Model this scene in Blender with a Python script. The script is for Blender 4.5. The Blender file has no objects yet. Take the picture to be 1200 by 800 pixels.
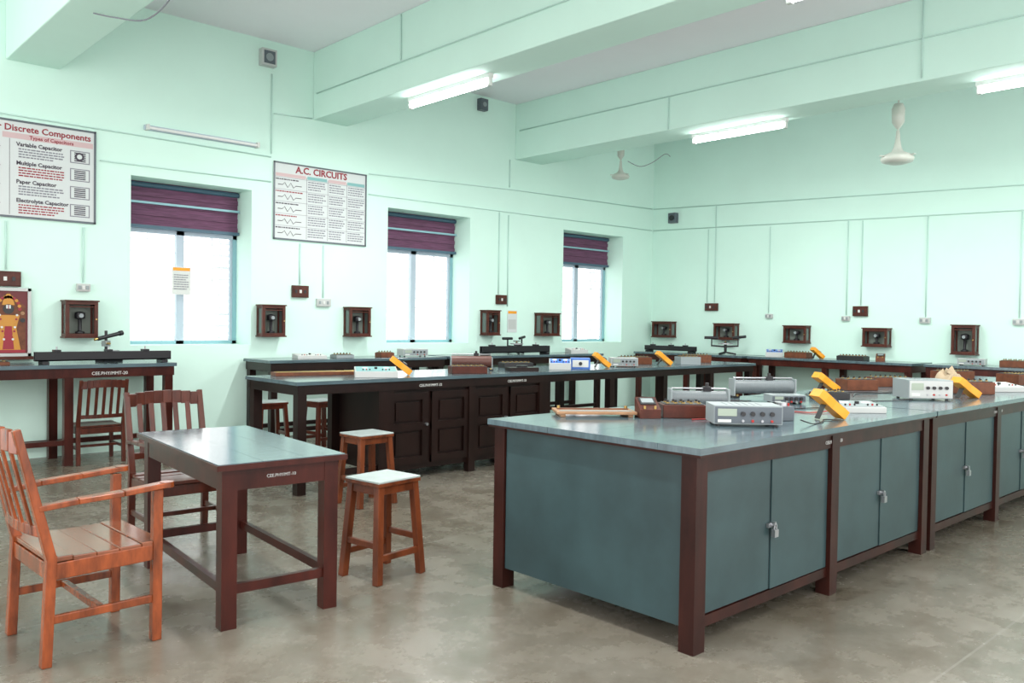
import bpy, bmesh, math, random
from mathutils import Vector, Matrix, noise
random.seed(4)
S=bpy.context.scene
try:
    S.view_settings.view_transform='Standard'
except Exception: pass
# ---------------- materials ----------------
def mat(name,col,rough=.5,metal=0,spec=.5,var=0,vscale=8,stretch=None,bump=0,col2=None,emit=0,coat=0):
    m=bpy.data.materials.new(name);m.use_nodes=True;nt=m.node_tree;b=nt.nodes['Principled BSDF']
    b.inputs['Base Color'].default_value=(*col,1);b.inputs['Roughness'].default_value=rough
    b.inputs['Metallic'].default_value=metal;b.inputs['Specular IOR Level'].default_value=spec
    b.inputs['Coat Weight'].default_value=coat;b.inputs['Coat Roughness'].default_value=.15
    if emit:
        b.inputs['Emission Color'].default_value=(*col,1);b.inputs['Emission Strength'].default_value=emit
    if var or bump or col2:
        tc=nt.nodes.new('ShaderNodeTexCoord');mp=nt.nodes.new('ShaderNodeMapping');nz=nt.nodes.new('ShaderNodeTexNoise')
        nt.links.new(tc.outputs['Object'],mp.inputs[0]);nt.links.new(mp.outputs[0],nz.inputs['Vector'])
        if stretch: mp.inputs['Scale'].default_value=stretch
        nz.inputs['Scale'].default_value=vscale;nz.inputs['Detail'].default_value=6;nz.inputs['Roughness'].default_value=.6
        rp=nt.nodes.new('ShaderNodeValToRGB');rp.color_ramp.elements[0].position=.32;rp.color_ramp.elements[1].position=.68
        c2=col2 if col2 else tuple(c*(1+var) for c in col)
        c1=tuple(c*(1-var) for c in col) if not col2 else col
        rp.color_ramp.elements[0].color=(*c1,1);rp.color_ramp.elements[1].color=(*c2,1)
        nt.links.new(nz.outputs['Fac'],rp.inputs[0]);nt.links.new(rp.outputs[0],b.inputs['Base Color'])
        if bump:
            bp=nt.nodes.new('ShaderNodeBump');bp.inputs['Strength'].default_value=bump;bp.inputs['Distance'].default_value=.02
            nt.links.new(nz.outputs['Fac'],bp.inputs['Height']);nt.links.new(bp.outputs[0],b.inputs['Normal'])
    return m
M=dict(
 wall=mat('mint_paint',(.63,.85,.765),.75,var=.02,vscale=1.2,spec=.2),
 ceil=mat('ceiling_paint',(.86,.85,.89),.8,var=.01,vscale=1.5,spec=.2),
 top=mat('desktop_blue_grey_paint',(.080,.122,.140),.16,var=.25,vscale=3,stretch=(.6,6,1),bump=.02,spec=.75),
 panel=mat('cabinet_grey_paint',(.028,.055,.060),.38,var=.22,vscale=2.5,spec=.35),
 brown=mat('dark_brown_paint',(.026,.0065,.0045),.36,var=.45,vscale=9,stretch=(1,1,.3),spec=.22),
 tbrown=mat('red_brown_paint',(.044,.0085,.0055),.28,var=.45,vscale=9,stretch=(1,1,.3),spec=.25),
 bench=mat('black_brown_wood',(.012,.005,.004),.32,var=.4,vscale=6,stretch=(1,1,.3),spec=.3),
 orange=mat('varnished_teak',(.22,.048,.012),.25,var=.55,vscale=9,stretch=(2,2,.5),coat=.25,spec=.35),
 seat=mat('varnished_seat',(.20,.055,.020),.18,var=.4,vscale=7,stretch=(1,6,1),coat=.5),
 dchair=mat('dark_varnished_teak',(.065,.014,.007),.3,var=.4,vscale=9,stretch=(2,2,.5),coat=.2,spec=.3),
 stool=mat('stool_wood',(.12,.030,.010),.35,var=.5,vscale=12,stretch=(1,1,.3),spec=.3),
 stooltop=mat('stool_top_grey',(.36,.42,.41),.35,var=.15,vscale=6),
 box=mat('case_wood',(.07,.016,.009),.4,var=.3,vscale=14,spec=.3),
 bwood=mat('brown_wood_box',(.13,.043,.02),.45,var=.3,vscale=15,spec=.3),
 lwood=mat('light_wood',(.33,.18,.09),.5,var=.2,vscale=14,stretch=(1,5,1)),
 dark=mat('black_plastic',(.012,.012,.014),.4),
 blackmetal=mat('black_enamel',(.015,.015,.018),.35,spec=.35),
 grey=mat('instrument_grey',(.25,.29,.30),.4),
 lgrey=mat('instrument_white',(.48,.50,.49),.4),
 dgrey=mat('panel_dark_grey',(.09,.11,.13),.4),
 metal=mat('steel',(.40,.41,.43),.32,metal=.9),
 brass=mat('brass',(.45,.31,.11),.3,metal=.9),
 copper=mat('copper_wire_winding',(.10,.035,.025),.45),
 slate=mat('rheostat_winding',(.15,.175,.185),.4),
 yellow=mat('yellow_holster',(.80,.32,.01),.45),
 blue=mat('blue_plastic',(.05,.16,.52),.4),
 teal=mat('teal_panel',(.2,.42,.42),.5),
 white=mat('white_plastic',(.62,.64,.62),.5),
 paper=mat('paper',(.60,.64,.64),.7),
 pinkp=mat('pink_print',(.58,.42,.43),.7),
 lcd=mat('lcd',(.30,.36,.29),.3),
 red=mat('red_ink',(.28,.02,.035),.6),
 ink=mat('dark_ink',(.05,.04,.06),.6),
 inkg=mat('grey_ink',(.20,.20,.24),.6),
 glass=mat('case_glass',(.10,.13,.12),.08,spec=.7),
 inner=mat('case_interior',(.16,.19,.165),.6),
 conduit=mat('pvc_conduit',(.50,.70,.64),.6),
 frame=mat('window_frame_blue',(.25,.46,.52),.5),
 mull=mat('window_mullion_grey',(.42,.50,.58),.5),
 blind=mat('purple_blind',(.125,.05,.10),.8,var=.35,vscale=5,stretch=(1,1,14)),
 blindrail=mat('blind_rail_blue',(.05,.11,.16),.5),
 bar=mat('window_bars_white',(.86,.86,.88),.5),
 tube=mat('lamp_tube_glow',(1,1,1),.5,emit=16),
 tubeoff=mat('lamp_tube_unlit',(.75,.75,.75),.3),
 cloth=mat('cream_cloth',(.42,.33,.22),.9),
 fan=mat('fan_enamel',(.50,.52,.47),.35),
 gold=mat('picture_gold',(.50,.22,.02),.4),
 pred=mat('picture_red',(.12,.012,.016),.5),
 pblue=mat('picture_blue',(.05,.12,.25),.5),
 cable_r=mat('cable_red',(.40,.02,.015),.5),
)
def floor_mat():
    m=bpy.data.materials.new('worn_concrete');m.use_nodes=True;nt=m.node_tree;b=nt.nodes['Principled BSDF'];N=nt.nodes.new;L=nt.links.new
    tc=N('ShaderNodeTexCoord')
    def nz(s,d,r=.6,dist=0):
        n=N('ShaderNodeTexNoise');n.inputs['Scale'].default_value=s;n.inputs['Detail'].default_value=d;n.inputs['Roughness'].default_value=r;n.inputs['Distortion'].default_value=dist;L(tc.outputs['Object'],n.inputs['Vector']);return n
    def ramp(n,p0,c0,p1,c1):
        r=N('ShaderNodeValToRGB');e=r.color_ramp.elements;e[0].position=p0;e[1].position=p1;e[0].color=(*c0,1);e[1].color=(*c1,1);L(n.outputs['Fac'],r.inputs[0]);return r
    def mul(a,b_):
        x=N('ShaderNodeMix');x.data_type='RGBA';x.blend_type='MULTIPLY';x.inputs[0].default_value=1;L(a,x.inputs[6]);L(b_,x.inputs[7]);return x.outputs[2]
    n1=nz(.7,8,.65);n2=nz(3.2,9,.7);n3=nz(14,8,.75);n4=nz(1.6,5,.55,.4)
    c=mul(ramp(n1,.36,(.130,.112,.084),.66,(.200,.183,.152)).outputs[0],ramp(n2,.36,(.84,.83,.81),.6,(1.07,1.07,1.07)).outputs[0])
    c=mul(c,ramp(n3,.30,(.88,.87,.85),.55,(1.03,1.03,1.03)).outputs[0])
    c=mul(c,ramp(n4,.29,(.72,.68,.63),.41,(1,1,1)).outputs[0])
    br=N('ShaderNodeTexBrick');br.offset=0;br.inputs['Scale'].default_value=1;br.inputs['Brick Width'].default_value=30;br.inputs['Row Height'].default_value=3.05;br.inputs['Mortar Size'].default_value=.006
    mp=N('ShaderNodeMapping');mp.inputs['Location'].default_value=(9,1.75,0);L(tc.outputs['Object'],mp.inputs[0]);L(mp.outputs[0],br.inputs['Vector'])
    m2=N('ShaderNodeMix');m2.data_type='RGBA';sc=N('ShaderNodeMath');sc.operation='MULTIPLY';sc.inputs[1].default_value=.4;L(br.outputs['Fac'],sc.inputs[0]);L(sc.outputs[0],m2.inputs[0]);L(c,m2.inputs[6]);m2.inputs[7].default_value=(.30,.28,.25,1)
    L(m2.outputs[2],b.inputs['Base Color']);b.inputs['Specular IOR Level'].default_value=.6
    rr=N('ShaderNodeMapRange');rr.inputs[1].default_value=.3;rr.inputs[2].default_value=.7;rr.inputs[3].default_value=.14;rr.inputs[4].default_value=.38;L(n2.outputs['Fac'],rr.inputs[0]);L(rr.outputs[0],b.inputs['Roughness'])
    bp=N('ShaderNodeBump');bp.inputs['Strength'].default_value=.05;bp.inputs['Distance'].default_value=.02;L(n3.outputs['Fac'],bp.inputs['Height']);L(bp.outputs[0],b.inputs['Normal'])
    return m
M['floor']=floor_mat()
# ---------------- builder ----------------
class B:
    def __init__(s,name): s.n=name;s.bm=bmesh.new();s.ms=[];s.X=Matrix.Identity(4)
    def mi(s,k):
        m=M[k]
        if m not in s.ms: s.ms.append(m)
        return s.ms.index(m)
    def _add(s,vs,fs,k,smooth=False):
        i=s.mi(k);V=[s.bm.verts.new(s.X@Vector(v)) for v in vs]
        for f in fs:
            try:
                F=s.bm.faces.new([V[j] for j in f]);F.material_index=i;F.smooth=smooth
            except ValueError: pass
        return s
    def box(s,a,b,k):
        x0,y0,z0=a;x1,y1,z1=b
        x0,x1=min(x0,x1),max(x0,x1);y0,y1=min(y0,y1),max(y0,y1);z0,z1=min(z0,z1),max(z0,z1)
        return s._add([(x0,y0,z0),(x1,y0,z0),(x1,y1,z0),(x0,y1,z0),(x0,y0,z1),(x1,y0,z1),(x1,y1,z1),(x0,y1,z1)],
          [(0,3,2,1),(4,5,6,7),(0,1,5,4),(1,2,6,5),(2,3,7,6),(3,0,4,7)],k)
    def cb(s,c,d,k,rot=None):
        o=s.X
        T=Matrix.Translation(c)
        if rot: T=T@Matrix.Rotation(rot[0],4,rot[1])
        s.X=o@T;s.box((-d[0]/2,-d[1]/2,-d[2]/2),(d[0]/2,d[1]/2,d[2]/2),k);s.X=o;return s
    def bar(s,p,q,w,h,k,up=(0,0,1),w2=None,h2=None):
        p=Vector(p);q=Vector(q);d=(q-p).normalized();u=Vector(up)
        if abs(d.dot(u))>.98:u=Vector((0,1,0))
        r=d.cross(u).normalized();u=r.cross(d)
        w2=w if w2 is None else w2;h2=h if h2 is None else h2
        vs=[];
        for c,ww,hh in((p,w,h),(q,w2,h2)):
            for a,b in((-1,-1),(1,-1),(1,1),(-1,1)): vs.append(c+r*(a*ww/2)+u*(b*hh/2))
        return s._add(vs,[(0,1,2,3),(7,6,5,4),(0,4,5,1),(1,5,6,2),(2,6,7,3),(3,7,4,0)],k)
    def cyl(s,p,q,r,k,r2=None,n=16,cap=True):
        p=Vector(p);q=Vector(q);d=(q-p).normalized();u=Vector((0,0,1)) if abs(d.z)<.9 else Vector((1,0,0))
        a=d.cross(u).normalized();b=a.cross(d);r2=r if r2 is None else r2
        vs=[p+(a*math.cos(2*math.pi*i/n)+b*math.sin(2*math.pi*i/n))*r for i in range(n)]+[q+(a*math.cos(2*math.pi*i/n)+b*math.sin(2*math.pi*i/n))*r2 for i in range(n)]
        s._add(vs,[(i,(i+1)%n,n+(i+1)%n,n+i) for i in range(n)],k,True)
        if cap: s._add(vs[:n],[tuple(range(n))],k);s._add(vs[n:],[tuple(range(n))[::-1]],k)
        return s
    def lathe(s,prof,c,k,n=24):
        vs=[];c=Vector(c)
        for r,z in prof:
            for i in range(n):vs.append(c+Vector((max(r,.0004)*math.cos(2*math.pi*i/n),max(r,.0004)*math.sin(2*math.pi*i/n),z)))
        fs=[(j*n+i,j*n+(i+1)%n,(j+1)*n+(i+1)%n,(j+1)*n+i) for j in range(len(prof)-1) for i in range(n)]
        return s._add(vs,fs,k,True)
    def tube(s,pts,r,k,n=6,sub=6):
        P=[Vector(p) for p in pts];Q=[]
        if sub>1 and len(P)>2:
            for i in range(len(P)-1):
                p0=P[max(i-1,0)];p1=P[i];p2=P[i+1];p3=P[min(i+2,len(P)-1)]
                for t in range(sub):
                    t/=sub;Q.append(.5*((2*p1)+(-p0+p2)*t+(2*p0-5*p1+4*p2-p3)*t*t+(-p0+3*p1-3*p2+p3)*t**3))
            Q.append(P[-1])
        else: Q=P
        vs=[];m=len(Q)
        for i,c in enumerate(Q):
            d=(Q[min(i+1,m-1)]-Q[max(i-1,0)]).normalized();u=Vector((0,0,1)) if abs(d.z)<.95 else Vector((1,0,0))
            a=d.cross(u).normalized();b=a.cross(d)
            for j in range(n):vs.append(c+(a*math.cos(2*math.pi*j/n)+b*math.sin(2*math.pi*j/n))*r)
        fs=[(i*n+j,i*n+(j+1)%n,(i+1)*n+(j+1)%n,(i+1)*n+j) for i in range(m-1) for j in range(n)]
        fs+=[tuple(range(n)),tuple((m-1)*n+j for j in range(n))[::-1]]
        return s._add(vs,fs,k,True)
    def text(s,t,size,origin,xa,ya,k,align='LEFT',ext=.0008,bold=0):
        c=bpy.data.curves.new('t','FONT');c.body=t;c.size=size;c.align_x=align;c.extrude=ext;c.resolution_u=2;c.offset=bold
        o=bpy.data.objects.new('t',c);me=o.to_mesh()
        xa=Vector(xa);ya=Vector(ya);na=xa.cross(ya);o0=Vector(origin)
        vs=[o0+xa*v.co.x+ya*v.co.y+na*v.co.z for v in me.vertices];fs=[tuple(p.vertices) for p in me.polygons]
        s._add(vs,fs,k);o.to_mesh_clear();bpy.data.objects.remove(o);bpy.data.curves.remove(c);return s
    def end(s,loc=(0,0,0),rz=0,bev=0,sc=1):
        bmesh.ops.recalc_face_normals(s.bm,faces=s.bm.faces)
        me=bpy.data.meshes.new(s.n);s.bm.to_mesh(me);s.bm.free()
        for m in s.ms: me.materials.append(m)
        o=bpy.data.objects.new(s.n,me);S.collection.objects.link(o);o.location=loc;o.rotation_euler=(0,0,math.radians(rz));o.scale=(sc,)*3
        if bev:
            md=o.modifiers.new('b','BEVEL');md.width=bev;md.segments=2;md.limit_method='ANGLE';md.angle_limit=math.radians(50)
        return o
XA=(1,0,0);ZA=(0,0,1);NY=(0,-1,0)
# ---------------- room ----------------
YW=9.5;XR=12.35;ZC=4.82;ZB=3.97
b=B('floor');b.box((-3,-3,-.1),(XR+.3,YW+.5,0),'floor');b.end()
b=B('ceiling');b.box((-3,-3,ZC),(XR+.3,YW+.5,ZC+.15),'ceil');b.end()
wins=[(3.17,4.56),(6.52,7.98),(9.98,11.5)];zs,zt=1.14,2.99
b=B('wall_left');xs=[-3]+[v for w in wins for v in w]+[XR+.3]
b.box((-3,YW,0),(XR+.3,YW+.5,zs),'wall');b.box((-3,YW,zt),(XR+.3,YW+.5,ZC),'wall')
for i in range(0,len(xs),2): b.box((xs[i],YW,zs),(xs[i+1],YW+.5,zt),'wall')
b.end()
b=B('wall_right');b.box((XR,-3,0),(XR+.3,YW,ZC),'wall');b.end()
for i,(x0,x1) in enumerate([(1.98,2.47),(5.37,5.87),(8.87,9.45)]):
    b=B('ceiling_beam_%d'%(i+1));b.box((x0,-3,ZB),(x1,YW,ZC),'wall');b.end(bev=.01)  # deep ceiling beam running out from the left wall
# windows
for i,(x0,x1) in enumerate(wins):
    b=B('window_%d'%(i+1));y=YW+.40;w=.05;xm=(x0+x1)/2
    b.box((x0,y,zs),(x0+w,y+.07,zt),'frame');b.box((x1-w,y,zs),(x1,y+.07,zt),'frame')
    b.box((x0,y,zt-w),(x1,y+.07,zt),'frame');b.box((x0,y,zs),(x1,y+.07,zs+.04),'frame')
    b.box((xm-.045,y,zs),(xm+.045,y+.06,zt),'mull')
    b.box((x0,y,2.42),(x1,y+.06,2.47),'mull')
    for q in (x0+w,x1-w-.03): b.box((q,y+.01,zs+.04),(q+.03,y+.05,2.42),'mull')
    n=9
    for j in range(n):
        z=zs+.08+j*(1.28/n);b.cyl((x0,y+.09,z),(x1,y+.09,z),.007,'bar',n=6)
    for j in range(1,8):
        xx=x0+(x1-x0)*j/8;b.cyl((xx,y+.095,zs),(xx,y+.095,zt),.005,'bar',n=6)
    sx=x1-.24
    for j in range(16): b.bar((sx,y+.16,zs+.05+j*.08),(x1-.03,y+.16,zs+.05+j*.08),.012,.05,'bar',up=(0,.6,.8))
    b.box((sx-.02,y+.14,zs),(sx,y+.18,2.45),'bar')
    b.end()
    b=B('roller_blind');yy=YW+.33
    for j in range(9):
        z0=2.50+j*.055;b.box((x0+.02,yy+.012*(j%2),z0),(x1-.02,yy+.03+.012*(j%2),z0+.054),'blind')
    b.box((x0+.01,yy-.02,2.465),(x1-.01,yy+.04,2.50),'blindrail')
    b.box((x0+.01,yy-.03,2.74),(x1-.01,yy-.005,2.765),'frame')
    b.cyl((x0+.01,yy+.01,2.955),(x1-.01,yy+.01,2.955),.03,'blindrail')
    b.end()
# ---------------- furniture ----------------
def desk(x0,x1,Y0=2.10,Y1=3.42,lab=True):
    b=B('lab_cabinet_desk');L=x1-x0;W=Y1-Y0;zt=.92
    n=6
    for j in range(n):
        a=-.04+(W+.07)*j/n;c=-.04+(W+.07)*(j+1)/n-.002
        b.box((-.03,a,zt-.030),(L+.01,c,zt),'top')
    b.box((-.025,-.035,zt-.042),(L+.005,W+.025,zt-.030),'brown')
    for x in(0,L/2-.035,L-.085):
        for y in(0,W-.08):
            b.box((x,y,0),(x+.085,y+.08,zt-.038),'brown')
    b.box((.008,.008,zt-.12),(L-.008,.06,zt-.041),'brown');b.box((.008,W-.06,zt-.12),(L-.008,W-.008,zt-.041),'brown')
    b.box((L-.05,.02,zt-.12),(L-.009,W-.02,zt-.041),'brown')
    b.box((.03,.05,.13),(L-.03,W-.03,.80),'panel')
    b.box((.012,.085,.11),(.03,W-.085,zt-.043),'panel')
    b.box((.05,.02,.10),(L-.05,.06,.15),'brown')
    for bx0,bx1 in((.085,L/2-.035),(L/2+.05,L-.085)):
        mid=(bx0+bx1)/2
        b.box((bx0+.006,.028,.155),(mid-.004,.05,.795),'panel');b.box((mid+.004,.022,.155),(bx1-.006,.05,.795),'panel')
        b.box((mid-.004,.03,.155),(mid+.004,.04,.795),'dark')
        b.box((mid-.035,.012,.465),(mid+.035,.026,.485),'metal');b.cyl((mid,.022,.475),(mid,-.002,.475),.014,'metal',n=12)
        b.tube([(mid-.011,-.003,.455),(mid-.011,-.003,.475),(mid,-.003,.486),(mid+.011,-.003,.475),(mid+.011,-.003,.455)],.0035,'metal')
        b.box((mid-.017,-.012,.418),(mid+.017,.008,.455),'metal')
        for z in(.25,.7):
            b.cyl((bx0+.012,.022,z),(bx0+.012,.022,z+.06),.006,'dark',n=8)
    if lab: b.text('CEE.PHY/MMT-50',.026,(L*.46,.006,zt-.095),XA,ZA,'lgrey')
    return b.end((x0,Y0,0),bev=.004)
desk(3.07,5.66);desk(5.72,8.31);desk(8.37,10.4)
# long centre bench
b=B('lab_bench');X0,X1,Y0,Y1,zt=3.35,10.35,6.15,7.08,.94
for j in range(4):
    a=Y0+(Y1-Y0)*j/4;b.box((X0,a,zt-.030),(X1,a+(Y1-Y0)/4-.002,zt),'top')
b.box((X0+.02,Y0+.02,zt-.11),(X1-.02,Y0+.06,zt-.031),'bench');b.box((X0+.02,Y1-.06,zt-.11),(X1-.02,Y1-.02,zt-.031),'bench')
b.box((X0+.022,Y0+.022,zt-.112),(X0+.06,Y1-.022,zt-.032),'bench');b.box((X1-.06,Y0+.022,zt-.112),(X1-.022,Y1-.022,zt-.032),'bench')
for x in(X0+.03,X0+.82,6.25,7.3,8.3,9.3,X1-.11):
    for y in(Y0+.03,Y1-.11): b.box((x,y,0),(x+.08,y+.08,zt-.1),'bench')
b.box((X0+.05,Y0+.05,.12),(X0+.85,Y0+.09,.17),'bench');b.box((X0+.05,Y1-.09,.12),(X0+.85,Y1-.05,.17),'bench');b.box((X0+.05,Y0+.05,.12),(X0+.09,Y1-.05,.17),'bench')
cx0,cx1=X0+.9,6.25
b.box((cx0,Y0+.07,.09),(cx1,Y1-.07,zt-.06),'bench')
nd=4
for j in range(nd):
    a=cx0+(cx1-cx0)*j/nd+.02;c=cx0+(cx1-cx0)*(j+1)/nd-.02
    b.box((a,Y0+.045,.14),(a+.07,Y0+.07,.80),'bench');b.box((c-.07,Y0+.045,.14),(c,Y0+.07,.80),'bench')
    for z in(.14,.45,.73): b.box((a,Y0+.0455,z),(c,Y0+.07,z+.07),'bench')
    for z0,z1 in((.23,.43),(.54,.71)): b.box((a+.10,Y0+.055,z0),(c-.10,Y0+.07,z1),'bench')
    if j%2==0: b.cyl((c-.03,Y0+.045,.5),(c-.03,Y0+.02,.5),.014,'metal',n=10)
for x in(cx0,cx0+(cx1-cx0)/2-.04,cx1-.08): b.box((x,Y0+.03,0),(x+.08,Y0+.10,.85),'bench')
b.text('CEE.PHY/MMT-32',.035,(X0+1.25,Y0+.018,zt-.09),XA,ZA,'white');b.text('CEE.PHY/MMT-33',.035,(5.7,Y0+.018,zt-.09),XA,ZA,'white')
b.end(bev=.004)
def sidetable(x0,x1,y0,y1,zt,k='tbrown',lab=None,face='y'):
    b=B('lab_side_table');h=.035
    b.box((x0,y0,zt-h),(x1,y1,zt),'top')
    for a in((x0+.02,y0+.02,x1-.02,y0+.05),(x0+.02,y1-.05,x1-.02,y1-.02),(x0+.021,y0+.021,x0+.05,y1-.021),(x1-.05,y0+.021,x1-.021,y1-.021)):
        b.box((a[0],a[1],zt-.13),(a[2],a[3],zt-h-.001),k)
    n=3 if max(x1-x0,y1-y0)>2 else 2
    for i in range(n):
        for s in(0,1):
            if face=='y': x=x0+.03+(x1-x0-.14)*i/(n-1);y=y0+.03 if s==0 else y1-.11
            else: y=y0+.03+(y1-y0-.14)*i/(n-1);x=x0+.03 if s==0 else x1-.11
            b.box((x,y,0),(x+.08,y+.08,zt-h-.002),k)
    if face=='y':
        b.box((x0+.06,y1-.09,.14),(x1-.06,y1-.05,.19),k)
        if lab: b.box((x0+.06,y0+.05,.20),(x0+1.0,y0+.09,.25),k)
        else: b.box((x0+.06,y0+.05,.14),(x1-.06,y0+.09,.19),k)
    else: b.box((x0+.05,y0+.06,.14),(x0+.09,y1-.06,.19),k)
    if lab: b.text(lab,.045,((x0+x1)/2+.2,y0+.018,zt-.105),XA,ZA,'white')
    b.end(bev=.004)
ZT=.98
sidetable(1.35,3.40,8.78,9.46,ZT,lab='CEE.PHY/MMT-20');sidetable(4.45,7.0,8.78,9.46,ZT,'bench');sidetable(7.15,10.2,8.78,9.46,ZT,'bench')
sidetable(11.6,12.31,7.15,9.3,ZT,'tbrown',face='x');sidetable(11.6,12.31,4.55,7.05,ZT,'tbrown',face='x');sidetable(11.6,12.31,1.6,4.4,ZT,'tbrown',face='x')
# small table
b=B('small_wooden_table');w,l,h=.64,1.34,.78
for j in range(3): b.box((-w/2+j*w/3,-l/2,h-.028),(-w/2+(j+1)*w/3-.0015,l/2,h),'top')
b.box((-w/2-.008,-l/2-.008,h-.03),(w/2+.008,-l/2,h-.004),'tbrown');b.box((-w/2-.008,-l/2,h-.03),(-w/2,l/2,h-.004),'tbrown')
a=w/2-.03;c=l/2-.03
for s in(-1,1):
    b.box((s*a,-c,h-.13),(s*(a-.03),c,h-.028),'tbrown');b.box((-a,s*c,h-.131),(a,s*(c-.03),h-.028),'tbrown')
    b.box((s*(a-.01),-c,.16),(s*(a-.04),c,.205),'tbrown')
    for t in(-1,1): b.box((s*(a+.003),t*(c+.003),0),(s*(a-.07),t*(c-.07),h-.028),'tbrown')
b.box((-a,-c+.01,.16),(a,-c+.04,.205),'tbrown');b.box((-a,c-.04,.16),(a,c-.01,.205),'tbrown')
b.text('CEE.PHY/MT-10',.022,(-.08,-c-.0035,h-.085),XA,ZA,'lgrey')
b.end((1.99,4.33,0),-4.5,bev=.005)
def stool(x,y,rz,k='stool',h=.565):
    b=B('wooden_stool');b.box((-.16,-.14,h-.012),(.16,.14,h),'stooltop')
    b.box((-.161,-.141,h-.032),(.161,.141,h-.012),k)
    for s in(-1,1):
        for t in(-1,1): b.bar((s*.13,t*.11,h-.025),(s*.165,t*.145,0),.042,.042,k,up=(0,1,0))
        b.bar((-.135,s*.115,h-.055),(.135,s*.115,h-.055),.02,.05,k);b.bar((s*.135,-.115,h-.055),(s*.135,.115,h-.055),.02,.05,k)
        b.bar((-.155,s*.137,.14),(.155,s*.137,.14),.022,.035,k);b.bar((s*.155,-.13,.21),(s*.155,.13,.21),.022,.035,k)
    b.end((x,y,0),rz,bev=.003)
stool(2.72,3.98,8);stool(3.68,5.62,3);stool(4.8,8.25,10,'dchair');stool(4.25,8.4,-5,'dchair');stool(5.6,8.3,5,'dchair')
def armchair(x,y,rz,k,ks,arms=True,name='wooden_armchair',sc=1):
    b=B(name);W=.25
    for s in(-1,1):
        y_=s*W
        b.bar((.23,y_,0),(.235,y_,.68 if arms else .44),.042,.042,k,up=(1,0,0))
        b.bar((-.22,y_,0),(-.20,y_,.46),.045,.04,k,up=(1,0,0));b.bar((-.20,y_,.44),(-.33,y_,.99),.045,.04,k,up=(1,0,0),w2=.035,h2=.03)
        b.bar((-.21,y_,.39),(.235,y_,.40),.025,.07,k);b.bar((-.21,y_,.19),(.235,y_,.19),.022,.035,k)
        if arms:
            pts=[(-.25,y_,.66),(-.1,y_+s*.01,.675),(.08,y_+s*.02,.685),(.27,y_+s*.02,.70)]
            for i in range(3): b.bar(pts[i],pts[i+1],.045+.005*i,.024,k,w2=.05+.005*i)
            b.cyl((.27,y_+s*.02,.688),(.27,y_+s*.02,.712),.031,k)
    b.bar((.23,-W,.39),(.23,W,.39),.03,.07,k);b.bar((-.20,-W,.39),(-.20,W,.39),.03,.07,k)
    b.bar((.0,-W,.19),(.0,W,.19),.03,.03,k)
    n=5
    for j in range(n):
        a=-.21+.47*j/n;c=-.21+.47*(j+1)/n-.001
        za=.455-.012*math.sin(math.pi*(j+.5)/n);b.box((a,-W-.01,za-.022),(c,W+.01,za),ks)
    def bp(t,z):
        return Vector((-.20-(z-.44)*.2364-.035*(1-t*t),t*W,z))
    N=8
    for z,h in((.93,.09),(.56,.045)):
        for i in range(N):
            t0=-1+2*i/N;t1=-1+2*(i+1)/N
            zz=z+(.02*(1-((t0+t1)/2)**2) if z>.8 else 0)
            b.bar(bp(t0,zz),bp(t1,zz),.022,h,k)
    for i in range(5):
        t=-.66+.33*i;b.bar(bp(t,.57),bp(t,.91),.035,.012,k,up=(1,0,0))
    b.end((x,y,0),rz,bev=.004,sc=sc)
armchair(1.15,4.06,2,'orange','seat');armchair(2.13,5.44,-92,'dchair','dchair',sc=.96);armchair(2.66,8.96,90,'dchair','dchair',arms=False,name='wooden_chair',sc=.84)
# ---------------- bench-top apparatus ----------------
ZD=.921;ZBn=.941;ZW=ZT+.001
def instrument(x,y,z,rz,w=.34,d=.26,h=.12,body='grey',front='dgrey',name='signal_generator'):
    b=B(name);b.box((-w/2,-d/2,.012),(w/2,d/2,h),body);b.box((-w/2+.006,-d/2-.006,.018),(w/2-.006,-d/2,h-.006),front)
    for s in(-1,1):
        for t in(-1,1): b.cyl((s*(w/2-.03),t*(d/2-.03),0),(s*(w/2-.03),t*(d/2-.03),.013),.012,'dark',n=10)
    b.box((-w/2+.02,-d/2-.009,h*.5),(-w/2+w*.33,-d/2-.005,h*.85),'lcd')
    for i in range(4):
        xx=-w*.08+i*w*.14;b.cyl((xx,-d/2-.02,h*.62),(xx,-d/2-.005,h*.62),.012,'dark',n=12)
        b.cyl((xx,-d/2-.014,h*.28),(xx,-d/2-.005,h*.28),.007,'cable_r' if i%2 else 'metal',n=10)
    b.box((-w/2+.02,-d/2-.009,h*.2),(-w/2+w*.25,-d/2-.005,h*.34),'white')
    for i in range(6): b.box((-w*.3+i*w*.1,-d*.3,h),(-w*.3+i*w*.1+.01,d*.3,h+.001),'dgrey')
    b.end((x,y,z),rz,bev=.004)
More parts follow.
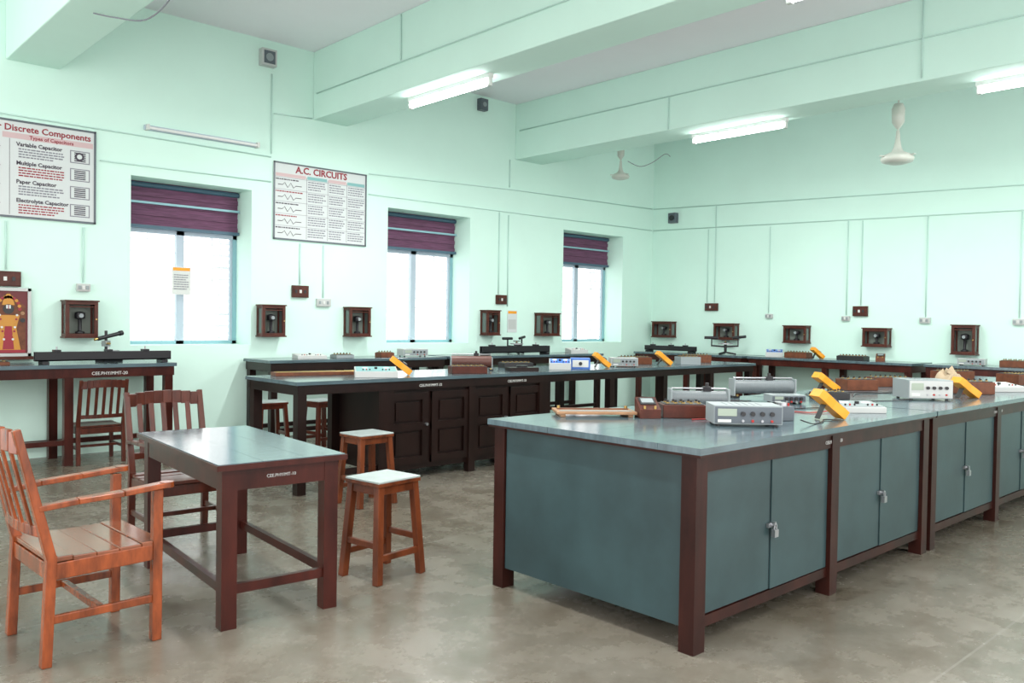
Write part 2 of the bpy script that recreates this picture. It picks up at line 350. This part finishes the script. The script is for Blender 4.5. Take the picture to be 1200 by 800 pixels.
def multimeter(x,y,z,rz=66,tilt=36,k='yellow',sc=1.15):
    b=B('handheld_multimeter')
    b.X=Matrix.Rotation(math.radians(tilt),4,'X')
    ys=[0,.03,.09,.15,.19];ws=[.042,.044,.038,.046,.043]
    vs=[];fs=[]
    for q in range(5):
        for s_,zz in((-1,0),(1,0),(1,.045),(-1,.045)): vs.append((s_*ws[q],ys[q],zz))
    for q in range(4):
        for c in range(4): fs.append((q*4+c,q*4+(c+1)%4,q*4+4+(c+1)%4,q*4+4+c))
    fs+=[(0,1,2,3),(16,17,18,19)];b._add(vs,fs,k)
    b.box((-.033,.010,.045),(.033,.180,.049),'dgrey')
    b.box((-.028,.135,.049),(.028,.170,.051),'lcd');b.cyl((0,.08,.047),(0,.08,.058),.022,'dark',n=16);b.box((-.003,.062,.058),(.003,.098,.061),'white')
    for i in(-1,0,1): b.cyl((i*.02,.025,.047),(i*.02,.025,.053),.006,'cable_r' if i>0 else 'dark',n=8)
    b.X=Matrix.Identity(4);a=math.radians(tilt)
    b.bar((0,.12*math.cos(a),.12*math.sin(a)),(0,.12*math.cos(a)+.035,.003),.04,.005,'dark')
    b.end((x,y,z),rz,bev=.006,sc=sc)
def rheostat(x,y,z,rz,L=.42,r=.045,k='slate'):
    b=B('rheostat');
    b.cyl((-L/2,0,r+.03),(L/2,0,r+.03),r,k,n=28)
    for i in range(26):
        xx=-L/2+.02+(L-.04)*i/25;b.cyl((xx-.003,0,r+.03),(xx+.003,0,r+.03),r+.0015,k,n=28)
    for s in(-1,1):
        b.cb((s*(L/2+.006),0,.07),(.012,.11,.14),'grey');b.cb((s*(L/2-.005),0,.008),(.05,.13,.016),'blackmetal')
        b.cyl((s*(L/2-.01),-.05,.02),(s*(L/2-.01),-.07,.02),.008,'brass',n=10)
    b.cyl((-L/2,0,2*r+.045),(L/2,0,2*r+.045),.006,'metal',n=10);b.cb((.05,0,2*r+.043),(.05,.035,.03),'blackmetal');b.cyl((.05,0,2*r+.055),(.05,0,2*r+.08),.012,'dark',n=12)
    b.end((x,y,z),rz,bev=.002)
def resbox(x,y,z,rz,w=.30,d=.18,h=.10,k='bwood',name='resistance_box'):
    b=B(name);b.box((-w/2,-d/2,0),(w/2,d/2,h),k);b.box((-w/2+.012,-d/2+.012,h),(w/2-.012,d/2-.012,h+.006),'dark')
    n=max(3,int(w/.05))
    for i in range(n):
        for j in(-1,1):
            xx=-w/2+.035+(w-.07)*i/(n-1);b.cyl((xx,j*d*.2,h+.006),(xx,j*d*.2,h+.012),.012,'brass',n=10);b.cyl((xx,j*d*.2,h+.012),(xx,j*d*.2,h+.024),.007,'dark',n=8)
    b.end((x,y,z),rz,bev=.003)
def meterbox(x,y,z,rz,k='bwood'):
    b=B('panel_meter')
    b._add([(-.06,-.07,0),(.06,-.07,0),(.06,.07,0),(-.06,.07,0),(-.06,-.07,.05),(.06,-.07,.05),(.06,.07,.11),(-.06,.07,.11)],[(0,3,2,1),(4,5,6,7),(0,1,5,4),(1,2,6,5),(2,3,7,6),(3,0,4,7)],k)
    b.X=Matrix.Translation((0,0,.081))@Matrix.Rotation(math.atan(.06/.14),4,'X')
    b.box((-.045,-.02,0),(.045,.06,.004),'dark');b.box((-.035,-.0,.004),(.035,.05,.005),'grey')
    b.X=Matrix.Identity(4)
    for s in(-1,1): b.cyl((s*.03,-.055,.05),(s*.03,-.055,.07),.008,'brass',n=8)
    b.end((x,y,z),rz,bev=.002)
def trainer(x,y,z,rz,w=.34,d=.24,h=.06,front='teal',name='circuit_trainer_kit'):
    b=B(name);h0=h*.7;h1=h*1.15
    b._add([(-w/2,-d/2,0),(w/2,-d/2,0),(w/2,d/2,0),(-w/2,d/2,0),(-w/2,-d/2,h0),(w/2,-d/2,h0),(w/2,d/2,h1),(-w/2,d/2,h1)],[(0,3,2,1),(4,5,6,7),(0,1,5,4),(1,2,6,5),(2,3,7,6),(3,0,4,7)],'lgrey')
    b.X=Matrix.Translation((0,0,(h0+h1)/2))@Matrix.Rotation(math.atan((h1-h0)/d),4,'X')
    b.box((-w/2+.012,-d/2+.012,0),(w/2-.012,d/2-.012,.003),front)
    for s in(-1,1):
        b.cyl((s*w*.25,.03,.003),(s*w*.25,.03,.006),.028,'paper',n=20)
        for i in range(3): b.cyl((s*w*.15+s*i*.03,-.06,.003),(s*w*.15+s*i*.03,-.06,.014),.006,'cable_r' if i%2 else 'dark',n=8)
    b.cyl((0,0,.003),(0,0,.018),.014,'dark',n=12)
    b.end((x,y,z),rz,bev=.003)
def optbench(x,y,z,rz,L=1.3,h=.09):
    b=B('optical_bench')
    b.box((-L/2,-.035,.03),(L/2,-.02,.03+h),'blackmetal');b.box((-L/2,.02,.03),(L/2,.035,.03+h),'blackmetal');b.box((-L/2,-.035,.03),(L/2,.035,.045),'blackmetal')
    for s in(-1,1): b.box((s*(L/2-.05),-.08,0),(s*(L/2-.11),.08,.03),'blackmetal')
    for t in(-.35,.02,.3): b.box((t*L-.03,-.045,.03+h),(t*L+.03,.045,.05+h),'blackmetal');b.cyl((t*L,0,.05+h),(t*L,0,.08+h),.008,'metal',n=8)
    b.end((x,y,z),rz,bev=.002)
def microscope(x,y,z,rz,s=1.):
    b=B('travelling_microscope')
    b.box((-.09*s,-.06*s,0),(.09*s,.06*s,.02*s),'blackmetal');b.cyl((-.03*s,0,.02*s),(-.03*s,0,.27*s),.012*s,'blackmetal',n=12)
    b.cb((-.03*s,0,.16*s),(.05*s,.05*s,.05*s),'metal');b.cyl((-.11*s,0,.20*s),(.10*s,0,.245*s),.017*s,'blackmetal',n=14);b.cyl((.10*s,0,.245*s),(.13*s,0,.252*s),.022*s,'blackmetal',n=14)
    b.cyl((-.11*s,0,.2*s),(-.14*s,0,.193*s),.012*s,'brass',n=12);b.cyl((-.03*s,-.05*s,.16*s),(-.03*s,.05*s,.16*s),.01*s,'brass',n=10)
    b.cyl((.05*s,0,.02*s),(.05*s,0,.09*s),.03*s,'blackmetal',n=18);b.cyl((.05*s,0,.09*s),(.05*s,0,.1*s),.045*s,'metal',n=18)
    b.end((x,y,z),rz)
def spectrometer(x,y,z,rz,s=1.):
    b=B('spectrometer')
    for i in range(3):
        a=i*2.094;b.bar((0,0,.03*s),(.13*s*math.cos(a),.13*s*math.sin(a),.01*s),.025*s,.02*s,'blackmetal')
    b.cyl((0,0,.02*s),(0,0,.16*s),.018*s,'blackmetal');b.cyl((0,0,.13*s),(0,0,.145*s),.09*s,'metal',n=28);b.cyl((0,0,.17*s),(0,0,.18*s),.05*s,'blackmetal',n=20);b.cyl((0,0,.15*s),(0,0,.17*s),.01*s,'brass')
    b.cyl((-.09*s,0,.21*s),(-.26*s,0,.21*s),.018*s,'blackmetal');b.cyl((.08*s,.03*s,.21*s),(.24*s,.1*s,.23*s),.018*s,'blackmetal')
    b.bar((0,0,.10*s),(-.17*s,0,.11*s),.015*s,.02*s,'blackmetal');b.bar((-.17*s,0,.1*s),(-.17*s,0,.2*s),.015*s,.015*s,'blackmetal')
    b.bar((0,0,.10*s),(.15*s,.06*s,.11*s),.015*s,.02*s,'blackmetal');b.bar((.15*s,.06*s,.1*s),(.15*s,.06*s,.21*s),.015*s,.015*s,'blackmetal')
    b.end((x,y,z),rz)
def cable(pts,k='dark',r=.0035,name='cable'):
    b=B(name);b.tube(pts,r,k);b.end()
# front desk
b=B('wooden_bridge_board');b.box((-.23,-.12,.015),(.23,.12,.03),'lwood')
for s in(-1,1): b.box((s*.18,-.11,0),(s*.21,.11,.015),'lwood');b.cyl((s*.20,.05,.03),(s*.20,.05,.05),.01,'brass',n=10)
b.box((-.21,.02,.03),(.21,.06,.036),'bwood');b.box((-.21,-.08,.03),(.21,-.05,.034),'grey');b.end((3.66,3.22,ZD),-38,bev=.002)
meterbox(3.83,2.96,ZD,-38,'box');resbox(4.02,2.86,ZD,-42,.25,.17,.075,'box')
rheostat(4.36,2.98,ZD,-43,.34,.048)
instrument(3.99,2.44,ZD,-45,.36,.22,.11,'grey','dgrey')
b=B('breadboard_module');b.box((-.05,-.05,0),(.05,.05,.08),'dgrey');b.cyl((0,0,.08),(0,0,.10),.03,'metal',n=14);b.cyl((.04,0,.08),(.04,0,.095),.008,'cable_r',n=8);b.end((4.36,2.42,ZD),-30,bev=.002)
multimeter(4.70,2.24,ZD,60,38,sc=1.15)
trainer(5.22,2.38,ZD,-40,.28,.22,.05,'grey')
rheostat(5.62,3.28,ZD,-36,.46,.05)
multimeter(6.60,3.2,ZD,60,34,sc=1.15);resbox(7.05,3.22,ZD,-35,.28,.2,.09);resbox(7.75,3.25,ZD,-35,.36,.2,.08,'bwood')
instrument(6.58,2.50,ZD,-43,.33,.26,.15,'grey','lgrey');multimeter(7.02,2.28,ZD,60,34);resbox(7.5,2.46,ZD,-35,.28,.2,.1,'bwood')
trainer(8.05,2.42,ZD,-35,.34,.26,.06,'lgrey');resbox(5.95,2.92,ZD,-36,.24,.16,.05,'dark','plug_key_box')
instrument(5.35,2.95,ZD,-40,.24,.16,.06,'grey','dgrey');resbox(9.3,2.6,ZD,-20,.4,.24,.1);resbox(9.2,3.2,ZD,-20,.4,.2,.1,'bwood')
b=B('crumpled_cloth');n=22;vs=[]
for i in range(n):
    for j in range(n):
        u=i/(n-1)-.5;v=j/(n-1)-.5;r=math.hypot(u,v);q=max(0,1-(2*r)**2)
        h=q*(.13+.10*noise.noise(Vector((u*6,v*6,2)))+.05*noise.noise(Vector((u*14,v*14,7))))
        vs.append((u*.30+.05*noise.noise(Vector((u*5,v*5,0))),v*.28+.05*noise.noise(Vector((u*5,v*5,5))),max(0.003,h)))
b._add(vs,[(i*n+j,(i+1)*n+j,(i+1)*n+j+1,i*n+j+1) for i in range(n-1) for j in range(n-1)],'cloth',True);b.end((8.5,2.98,ZD))
zc=ZD+.004
cable([(4.2,2.22,ZD+.03),(4.3,2.2,zc),(4.45,2.22,zc),(4.55,2.26,zc),(4.60,2.2,zc)])
cable([(4.25,2.56,zc),(4.5,2.75,zc),(4.8,2.7,zc),(4.85,2.5,zc),(5.03,2.45,ZD+.01)],'cable_r')
cable([(4.62,2.85,zc),(4.8,3.0,zc),(5.0,2.7,zc),(5.4,2.6,zc),(5.8,2.7,zc),(6.2,2.55,zc),(6.36,2.48,ZD+.01)])
cable([(5.85,3.0,zc),(6.0,3.1,zc),(6.3,3.25,zc),(6.8,3.0,zc),(6.95,2.6,zc),(7.3,2.5,zc)])
cable([(3.92,2.72,zc),(4.1,2.66,zc),(4.22,2.76,zc)],'cable_r')
cable([(6.3,2.9,zc),(6.6,3.0,zc),(6.9,2.9,zc),(7.3,2.95,zc),(7.7,2.7,zc),(7.85,2.55,zc)]);cable([(4.9,3.2,zc),(5.15,3.3,zc),(5.2,3.15,zc),(5.0,3.1,zc),(5.0,3.3,zc),(5.25,3.15,zc)])
# centre bench
b=B('potentiometer_board');b.box((-.4,-.09,0),(.4,.09,.03),'bwood')
for i in range(3): b.box((-.38,-.06+i*.05,.03),(.38,-.045+i*.05,.034),'brass')
b.end((3.95,6.88,ZBn),-12,bev=.002)
trainer(4.28,6.40,ZBn,-30,.38,.24,.075,'teal');multimeter(4.66,6.42,ZBn,60,38,sc=1.2)
resbox(5.35,6.38,ZBn,-25,.36,.18,.07,'box');rheostat(5.72,6.76,ZBn,-35,.42,.062,'copper');b=B('tangent_galvanometer');b.box((-.16,-.08,0),(.16,.08,.04),'bench');b.cyl((0,0,.04),(0,0,.06),.06,'blackmetal');b.end((6.1,6.38,ZBn),-20)
resbox(6.45,6.85,ZBn,-20,.35,.2,.06,'dark','plug_key_box')
trainer(6.72,6.42,ZBn,-45,.24,.2,.10,'blue');b=B('battery_eliminator');b.box((-.11,-.1,0),(.11,.1,.12),'blue');b.box((-.09,-.105,.02),(.09,-.1,.10),'white');b.cyl((0,-.12,.06),(0,-.1,.06),.02,'dark');b.end((7.05,6.42,ZBn),-45,bev=.004)
multimeter(7.46,6.36,ZBn,60,38,sc=1.2);instrument(7.85,6.45,ZBn,-40,.32,.22,.11,'lgrey','grey','power_supply_unit');resbox(8.5,6.8,ZBn,-20,.4,.22,.09);resbox(9.1,6.4,ZBn,-30,.28,.2,.10,'grey','decade_box');multimeter(8.65,6.36,ZBn,60,38,sc=1.2)
resbox(9.7,6.7,ZBn,-20,.4,.2,.1)
# side tables
optbench(2.75,8.95,ZW,0,1.28,.09);microscope(2.86,9.2,ZW,20,1.2)
resbox(1.75,9.0,ZW,0,.3,.15,.03,'bwood','wooden_scale_box')
trainer(5.1,9.05,ZW,-10,.36,.22,.05,'white');resbox(5.55,9.05,ZW,0,.25,.16,.04,'grey','decade_box');instrument(6.65,9.08,ZW,-10,.36,.2,.10,'lgrey','grey');resbox(6.15,9.0,ZW,0,.2,.15,.06)
optbench(8.4,8.92,ZW,0,1.35,.10);spectrometer(8.65,9.17,ZW+.001,0,1.1)
trainer(9.85,9.05,ZW,-20,.3,.22,.07,'white')
optbench(11.85,8.7,ZW,-90,1.05,.08);spectrometer(11.85,7.6,ZW,-60,1.3)
trainer(11.9,6.75,ZW,-60,.26,.2,.1,'blue');resbox(11.9,6.35,ZW,-90,.36,.2,.08);multimeter(11.85,5.95,ZW,60,38);resbox(11.9,5.5,ZW,-90,.4,.2,.06,'dark','plug_key_box');meterbox(11.9,5.1,ZW,-70)
instrument(11.9,3.9,ZW,-80,.32,.22,.09,'lgrey','grey');resbox(11.9,3.4,ZW,-90,.3,.2,.08);trainer(11.9,2.9,ZW,-80,.4,.24,.06,'white');multimeter(11.9,2.4,ZW,60,38)
# ---------------- wall cases ----------------
def case(px,py,z0,z1,w,side,d=.16):
    b=B('galvanometer_case');h=z1-z0;t=.035
    b.box((-w/2,0,0),(w/2,-d,.03),'box');b.box((-w/2,0,h-.03),(w/2,-d,h),'box')
    b.box((-w/2-.012,0,h),(w/2+.012,-d-.012,h+.015),'box');b.box((-w/2-.012,0,-.015),(w/2+.012,-d-.012,0),'box')
    for s in(-1,1):
        b.box((s*w/2,-d,.03),(s*(w/2-t),-d+.03,h-.03),'box');b.box((s*w/2,0,.03),(s*(w/2-t),-.03,h-.03),'box')
        b.box((s*(w/2-.012),-.03,.03),(s*(w/2-.018),-d+.03,h-.03),'glass')
    b.box((-w/2+.005,0,.03),(w/2-.005,-.012,h-.03),'inner')
    b.lathe([(.0,.03),(.045,.03),(.045,.05),(.018,.06),(.018,h*.5),(.05,h*.52),(.05,h*.68),(.02,h*.72),(0,h*.72)],(0,-d*.5,0),'blackmetal',16)
    b.cyl((0,-d*.5-.045,h*.6),(0,-d*.5-.056,h*.6),.022,'grey',n=16)
    b.box((-w/2+t,-d+.004,h*.84),(w/2-t,-d+.014,h*.87),'box')
    b.cyl((w/2-.02,-d,h/2),(w/2-.02,-d-.012,h/2),.008,'brass',n=8)
    if side=='L': b.end((px,YW-.003,z0),0,bev=.002)
    else: b.end((XR-.003,py,z0),-90,bev=.002)
for x,z0,z1,w in((2.64,1.24,1.60,.31),(4.78,1.25,1.61,.30),(6.00,1.25,1.61,.32),(8.33,1.27,1.62,.26),(9.55,1.26,1.60,.42)): case(x,0,z0,z1,w,'L')
for y,z0,z1,w in((9.15,1.24,1.5,.42),(7.86,1.23,1.48,.40),(6.58,1.21,1.46,.38),(5.32,1.19,1.44,.36),(4.12,1.12,1.50,.30)): case(0,y,z0,z1,w,'R')
def board(px,py,z,w,h,side,k='box'):
    b=B('switch_board');b.box((-w/2,0,-h/2),(w/2,-.04,h/2),k);b.box((-w/2+.01,-.04,-h/2+.01),(w/2-.01,-.046,h/2-.01),k)
    for i in range(3): b.box((-w*.32+i*w*.28-.015,-.046,-.02),(-w*.32+i*w*.28+.015,-.054,.02),'white' if i==1 else ('dark' if k=='box' else 'grey'))
    if side=='L': b.end((px,YW-.002,z),0,bev=.002)
    else: b.end((XR-.002,py,z),-90,bev=.002)
board(1.98,0,1.81,.26,.15,'L');board(2.69,0,1.75,.13,.08,'L','lgrey');board(5.2,0,1.80,.22,.15,'L');board(5.53,0,1.67,.2,.1,'L','lgrey');board(8.60,0,1.80,.2,.14,'L')
board(0,8.2,1.77,.25,.13,'R');board(0,5.6,1.70,.22,.15,'R');board(0,7.1,1.62,.12,.07,'R','lgrey');board(0,5.82,1.59,.12,.07,'R','lgrey');board(0,4.67,1.57,.14,.08,'R','lgrey');board(0,3.49,1.56,.14,.08,'R','lgrey')
yy=YW-.012;r=.0085
def L(*p): b=B('conduit_pipe');b.tube([(x,yy,z) for x,z in p],r,'conduit',sub=1);b.end()
L((.5,3.44),(4.8,3.42));L((4.8,3.46),(4.8,4.42));L((2.85,3.10),(4.8,3.12));L((6.2,3.13),(12.3,3.17));L((6.2,3.40),(8.8,3.50),(12.3,3.56));L((4.83,3.95),(5.35,3.98));L((.5,3.05),(1.15,3.05))
L((2.69,2.38),(2.69,1.80));L((1.98,2.38),(1.98,1.90));L((5.2,2.40),(5.2,1.89));L((5.53,2.40),(5.53,1.73));L((8.55,3.12),(8.55,1.88));L((8.74,3.10),(8.74,1.7));L((8.75,3.53),(8.75,3.95))
xx=XR-.012
def R(*p): b=B('conduit_pipe');b.tube([(xx,y,z) for y,z in p],r,'conduit',sub=1);b.end()
R((9.48,3.56),(3.5,3.35),(-2,3.2));R((9.48,3.17),(3.5,3.02),(-2,2.9));R((8.30,3.11),(8.30,1.85));R((8.15,3.50),(8.15,1.85));R((7.12,3.07),(7.12,1.67));R((5.82,3.06),(5.82,1.64));R((5.6,3.05),(5.6,1.79));R((4.67,3.04),(4.67,1.62));R((3.49,3.0),(3.49,1.61))
def Cb(*p): b=B('conduit_pipe');b.tube(p,r,'conduit',sub=1);b.end()
Cb((5.358,9.4,4.28),(5.358,-1,4.28));Cb((5.358,7.6,4.30),(5.358,7.6,4.8));Cb((8.858,9.4,4.40),(8.858,-1,4.40));Cb((8.858,6.6,4.38),(8.858,6.6,3.98));Cb((8.858,3.45,4.81),(8.858,3.45,4.0))
b=B('hanging_wire');b.tube([(2.4,6.2,3.96),(2.44,6.5,3.86),(2.44,7.0,3.84),(2.3,7.3,3.9),(2.2,7.5,3.96)],.006,'inkg');b.end()
for (X,Z,w,h) in((4.73,4.59,.19,.2),(8.15,4.67,.14,.17)):
    b=B('wall_speaker');b.box((-w/2,0,-h/2),(w/2,-.09,h/2),'lgrey' if w>.15 else 'dgrey');b.box((-w*.38,-.09,-h*.38),(w*.38,-.095,h*.38),'dgrey');b.cyl((0,-.095,0),(0,-.1,0),w*.25,'grey');b.end((X,YW-.002,Z),0,bev=.004)
b=B('wall_speaker');b.box((-.08,0,-.09),(.08,-.09,.09),'dgrey');b.cyl((0,-.09,0),(0,-.1,0),.05,'dark');b.end((XR-.002,9.02,3.36),-90,bev=.004)
# ---------------- lamps ----------------
def lamp(x,y0,y1,z=ZB,w=22):
    b=B('fluorescent_tube_light');b.box((-.03,y0-.03,z-.045),(.03,y1+.03,z-.001),'white')
    b.cyl((0,y0,z-.085),(0,y1,z-.085),.034,'tube',n=12)
    for y in(y0,y1): b.box((-.02,y-.02,z-.125),(.02,y+.02,z-.04),'white')
    o=b.end((x,0,0))
    l=bpy.data.lights.new('tube_light_glow','AREA');l.shape='RECTANGLE';l.size=.06;l.size_y=y1-y0;l.energy=w;l.color=(1,.99,.97)
    lo=bpy.data.objects.new('tube_glow',l);S.collection.objects.link(lo);lo.location=(0,(y0+y1)/2,z-.13);lo.parent=o
for x,y0,y1 in((5.62,6.42,7.75),(9.3,5.2,6.5),(5.75,1.95,3.2),(9.3,1.9,3.05),(2.2,3.0,4.3),(2.2,-1,.3)): lamp(x,y0,y1,w=90)  # last two, under the first beam, are unseen lamps added to brighten the room
b=B('wall_tube_light');b.box((3.30,YW-.001,3.50),(4.62,YW-.04,3.55),'mull');b.cyl((3.33,YW-.06,3.52),(4.59,YW-.06,3.52),.016,'tubeoff',n=12)
for x in(3.31,4.59): b.box((x,YW-.001,3.495),(x+.03,YW-.08,3.555),'white')
b.end()
# fans
def fan2(x,y,z,s=1):
    b=B('ceiling_fan')
    b.cyl((0,0,0),(0,0,ZC-z),.011,'fan',n=10)
    b.lathe([(.0,.66*s),(.05*s,.66*s),(.075*s,.60*s),(.07*s,.44*s),(.03*s,.38*s),(.015,.36*s)],(0,0,0),'fan')
    b.lathe([(.018*s,.34*s),(.03*s,.22*s),(.045*s,.14*s),(.07*s,.09*s),(.16*s,.05*s),(.19*s,.01*s),(.17*s,-.03*s),(.09*s,-.055*s),(0,-.06*s)],(0,0,0),'fan',32)
    b.lathe([(.0,0),(.06,0),(.045,-.09),(.013,-.12)],(0,0,ZC-z),'fan')
    for i in range(3):
        a=i*2.094+.4;b.cb((.17*s*math.cos(a),.17*s*math.sin(a),.035*s),(.10*s,.04*s,.01),'fan',(a,'Z'))
    b.end((x,y,z))
fan2(10.2,8.5,3.76,.75);fan2(10.2,4.23,3.47,1)
b=B('fan_wire');b.tube([(10.25,8.4,4.0),(10.3,8.2,3.9),(10.35,8.0,3.94),(10.4,7.8,4.05),(10.4,7.7,4.0)],.006,'grey');b.end()
# ---------------- posters ----------------
def lines(b,x0,x1,z,n,dz,k,h=.008):
    for i in range(n):
        xx=x1-(random.random()*.25*(x1-x0) if i==n-1 or random.random()<.4 else .0);x=x0
        while x<xx-.02:
            w=min(random.uniform(.02,.05),xx-x);b.box((x,-.0125,z-i*dz),(x+w-.006,-.013,z-i*dz+h),k);x+=w
b=B('capacitor_chart_poster');W0,W1,Z0,Z1=-1.6,0,0,.97
b.box((W0,0,Z0),(W1,-.012,Z1),'paper')
for a,c,z0,z1 in((W0,W1,0,.02),(W0,W1,.95,.97),(W1-.02,W1,0,.97),(W0,W0+.02,0,.97)): b.box((a,-.012,z0),(c,-.02,z1),'dgrey')
b.text('Chart for Discrete Components',.088,(-.05,-.0135,.86),XA,ZA,'red','RIGHT',ext=.001,bold=.002)
b.box((-.86,-.0125,.785),(-.03,-.013,.840),'pinkp');b.text('Types of Capacitors',.05,(-.42,-.014,.795),XA,ZA,'red','CENTER',bold=.001)
b.box((-.80,-.0125,.03),(-.796,-.013,.78),'ink')
for i,t in enumerate(['Variable Capacitor','Multiple Capacitor','Paper Capacitor','Electrolyte Capacitor']):
    z=.715-i*.185;b.text(t,.055,(-.74,-.0135,z),XA,ZA,'ink',ext=.001,bold=.0015);lines(b,-.72,-.30,z-.034,4,.026,'red' if i in(1,3) else 'inkg',.013)
    b.box((-.25,-.0125,z-.10),(-.06,-.013,z+.03),'inkg');b.box((-.24,-.0128,z-.09),(-.07,-.0135,z+.02),'paper')
    if i==0: b.cyl((-.16,-.013,z-.03),(-.16,-.015,z-.03),.045,'ink',n=16);b.cyl((-.16,-.015,z-.03),(-.16,-.016,z-.03),.025,'paper',n=16)
    for j in range(5): b.box((-.21,-.013,z-.08+j*.02),(-.10,-.014,z-.068+j*.02),'ink')
    b.tube([(-1.0,-.014,z-.02),(-.96,-.014,z+.02),(-.92,-.014,z-.06),(-.88,-.014,z-.02)],.004,'red',n=4)
    lines(b,-1.5,-1.05,z+.03,5,.03,'inkg')
b.end((2.81,YW-.004,2.42))
b=B('ac_circuits_poster');b.box((0,0,0),(1.33,-.012,.95),'paper')
for a,c,z0,z1 in((0,1.33,0,.018),(0,1.33,.932,.95),(0,.018,0,.95),(1.312,1.33,0,.95)): b.box((a,-.012,z0),(c,-.022,z1),'dgrey')
b.text('A.C. CIRCUITS',.115,(.665,-.0135,.84),XA,ZA,'red','CENTER',ext=.002,bold=.003)
for x0,x1,k in((.03,.44,'pinkp'),(.46,.74,'teal'),(.76,1.02,'pinkp'),(1.04,1.30,'teal')): b.box((x0,-.0125,.775),(x1,-.013,.815),k)
for x in(.45,.75,1.03): b.box((x,-.0125,.03),(x+.004,-.013,.80),'ink')
for j in range(5):
    z=.765-j*.148;b.box((.02,-.0125,z),(1.31,-.013,z+.004),'inkg')
    for x0,x1 in((.47,.73),(.77,1.01),(1.05,1.30)): lines(b,x0,x1,z-.028,4,.030,'inkg',.014)
    lines(b,.03,.42,z-.03,1,.035,'red' if j%2 else 'ink',.014)
    b.tube([(.06,-.014,z-.09),(.12,-.014,z-.09),(.15,-.014,z-.06),(.19,-.014,z-.12),(.23,-.014,z-.06),(.27,-.014,z-.12),(.30,-.014,z-.09),(.38,-.014,z-.09)],.004,'ink',n=4,sub=1)
o=b.end((4.83,YW-.004,2.43))
b=B('wall_calendar');b.box((0,0,0),(.24,-.006,.36),'white');b.box((.01,-.006,.31),(.23,-.007,.35),'yellow');lines(b,.02,.22,.25,7,.03,'inkg',.010);o=b.end((3.74,YW+.32,1.72),sc=.9)
b=B('wall_calendar');b.box((0,0,0),(.2,-.006,.34),'paper');b.box((.01,-.006,.29),(.19,-.007,.33),'yellow');b.box((.02,-.0065,.05),(.18,-.008,.2),'lgrey');b.end((8.75,YW-.002,1.30))
# framed picture
b=B('framed_deity_picture');w,h=.62,.68
b.box((-w,0,0),(0,-.02,h),'pred')
for a,c,z0,z1 in((-w,0,0,.03),(-w,0,h-.03,h),(-.03,0,0,h),(-w,-w+.03,0,h)): b.box((a,-.02,z0),(c,-.035,z1),'lgrey')
cx=-.20
b._add([(cx-.16,-.0215,.04),(cx+.15,-.0215,.04),(cx+.15,-.0215,.50),(cx,-.0215,.64),(cx-.16,-.0215,.50)],[(0,1,2,3,4)],'bwood')
for q in range(13):
    a=math.pi*q/12;b.cyl((cx+.10*math.cos(a),-.022,.47+.12*math.sin(a)),(cx+.10*math.cos(a),-.026,.47+.12*math.sin(a)),.016,'gold' if q%2 else 'red',n=10)
b._add([(cx-.055,-.026,.51),(cx+.055,-.026,.51),(cx+.04,-.026,.58),(cx+.015,-.026,.62),(cx-.015,-.026,.62),(cx-.04,-.026,.58)],[(0,1,2,3,4,5)],'gold')
b.cyl((cx,-.024,.47),(cx,-.028,.47),.048,'dark',n=20);b.box((cx-.02,-.029,.475),(cx+.02,-.031,.51),'paper');b.box((cx-.004,-.031,.47),(cx+.004,-.032,.51),'red')
b._add([(cx-.11,-.0235,.06),(cx+.11,-.0235,.06),(cx+.07,-.0235,.28),(cx+.10,-.0235,.41),(cx-.10,-.0235,.41),(cx-.07,-.0235,.28)],[(0,1,2,3,4,5)],'gold')
b._add([(cx-.05,-.025,.07),(cx+.05,-.025,.07),(cx+.03,-.025,.30),(cx-.03,-.025,.30)],[(0,1,2,3)],'red')
for s in(-1,1):
    for q in range(8): b.cyl((cx+s*(.075-.006*q),-.026,.41-q*.04),(cx+s*(.075-.006*q),-.029,.41-q*.04),.011,('paper','red','gold')[q%3],n=8)
    b.cyl((cx+s*.125,-.022,.36),(cx+s*.125,-.028,.36),.022,'dark',n=12);b.cyl((cx+s*.125,-.022,.43),(cx+s*.125,-.028,.43),.018,'lwood',n=12)
b.box((cx-.15,-.022,.035),(cx+.15,-.027,.065),'red')
b.cb((-.5,-.022,.33),(.14,.006,.5),'gold')
b.end((2.20,YW-.01,ZT+.061))
b=B('picture_shelf');b.box((1.5,YW-.001,ZT+.03),(2.22,YW-.08,ZT+.06),'box');b.end()
# ---------------- light ----------------
w=bpy.data.worlds.new('World');S.world=w;w.use_nodes=True;bg=w.node_tree.nodes['Background'];bg.inputs[0].default_value=(1.0,.98,.955,1);bg.inputs[1].default_value=3.0
# ---------------- camera ----------------
F=980.;H=1.45
yaw=math.radians(47);p=math.atan(22/980);a=.015
f0=Vector((math.cos(yaw)*math.cos(p),math.sin(yaw)*math.cos(p),-math.sin(p)))
r0=Vector((math.sin(yaw),-math.cos(yaw),0));u0=r0.cross(f0)
r_=r0*math.cos(a)+u0*math.sin(a);u_=u0*math.cos(a)-r0*math.sin(a)
cam=bpy.data.objects.new('camera',bpy.data.cameras.new('camera'));S.collection.objects.link(cam)
cam.matrix_world=Matrix(((r_.x,u_.x,-f0.x,0),(r_.y,u_.y,-f0.y,0),(r_.z,u_.z,-f0.z,H),(0,0,0,1)))
cam.data.lens=36*F/1200;cam.data.clip_start=.05
S.camera=cam
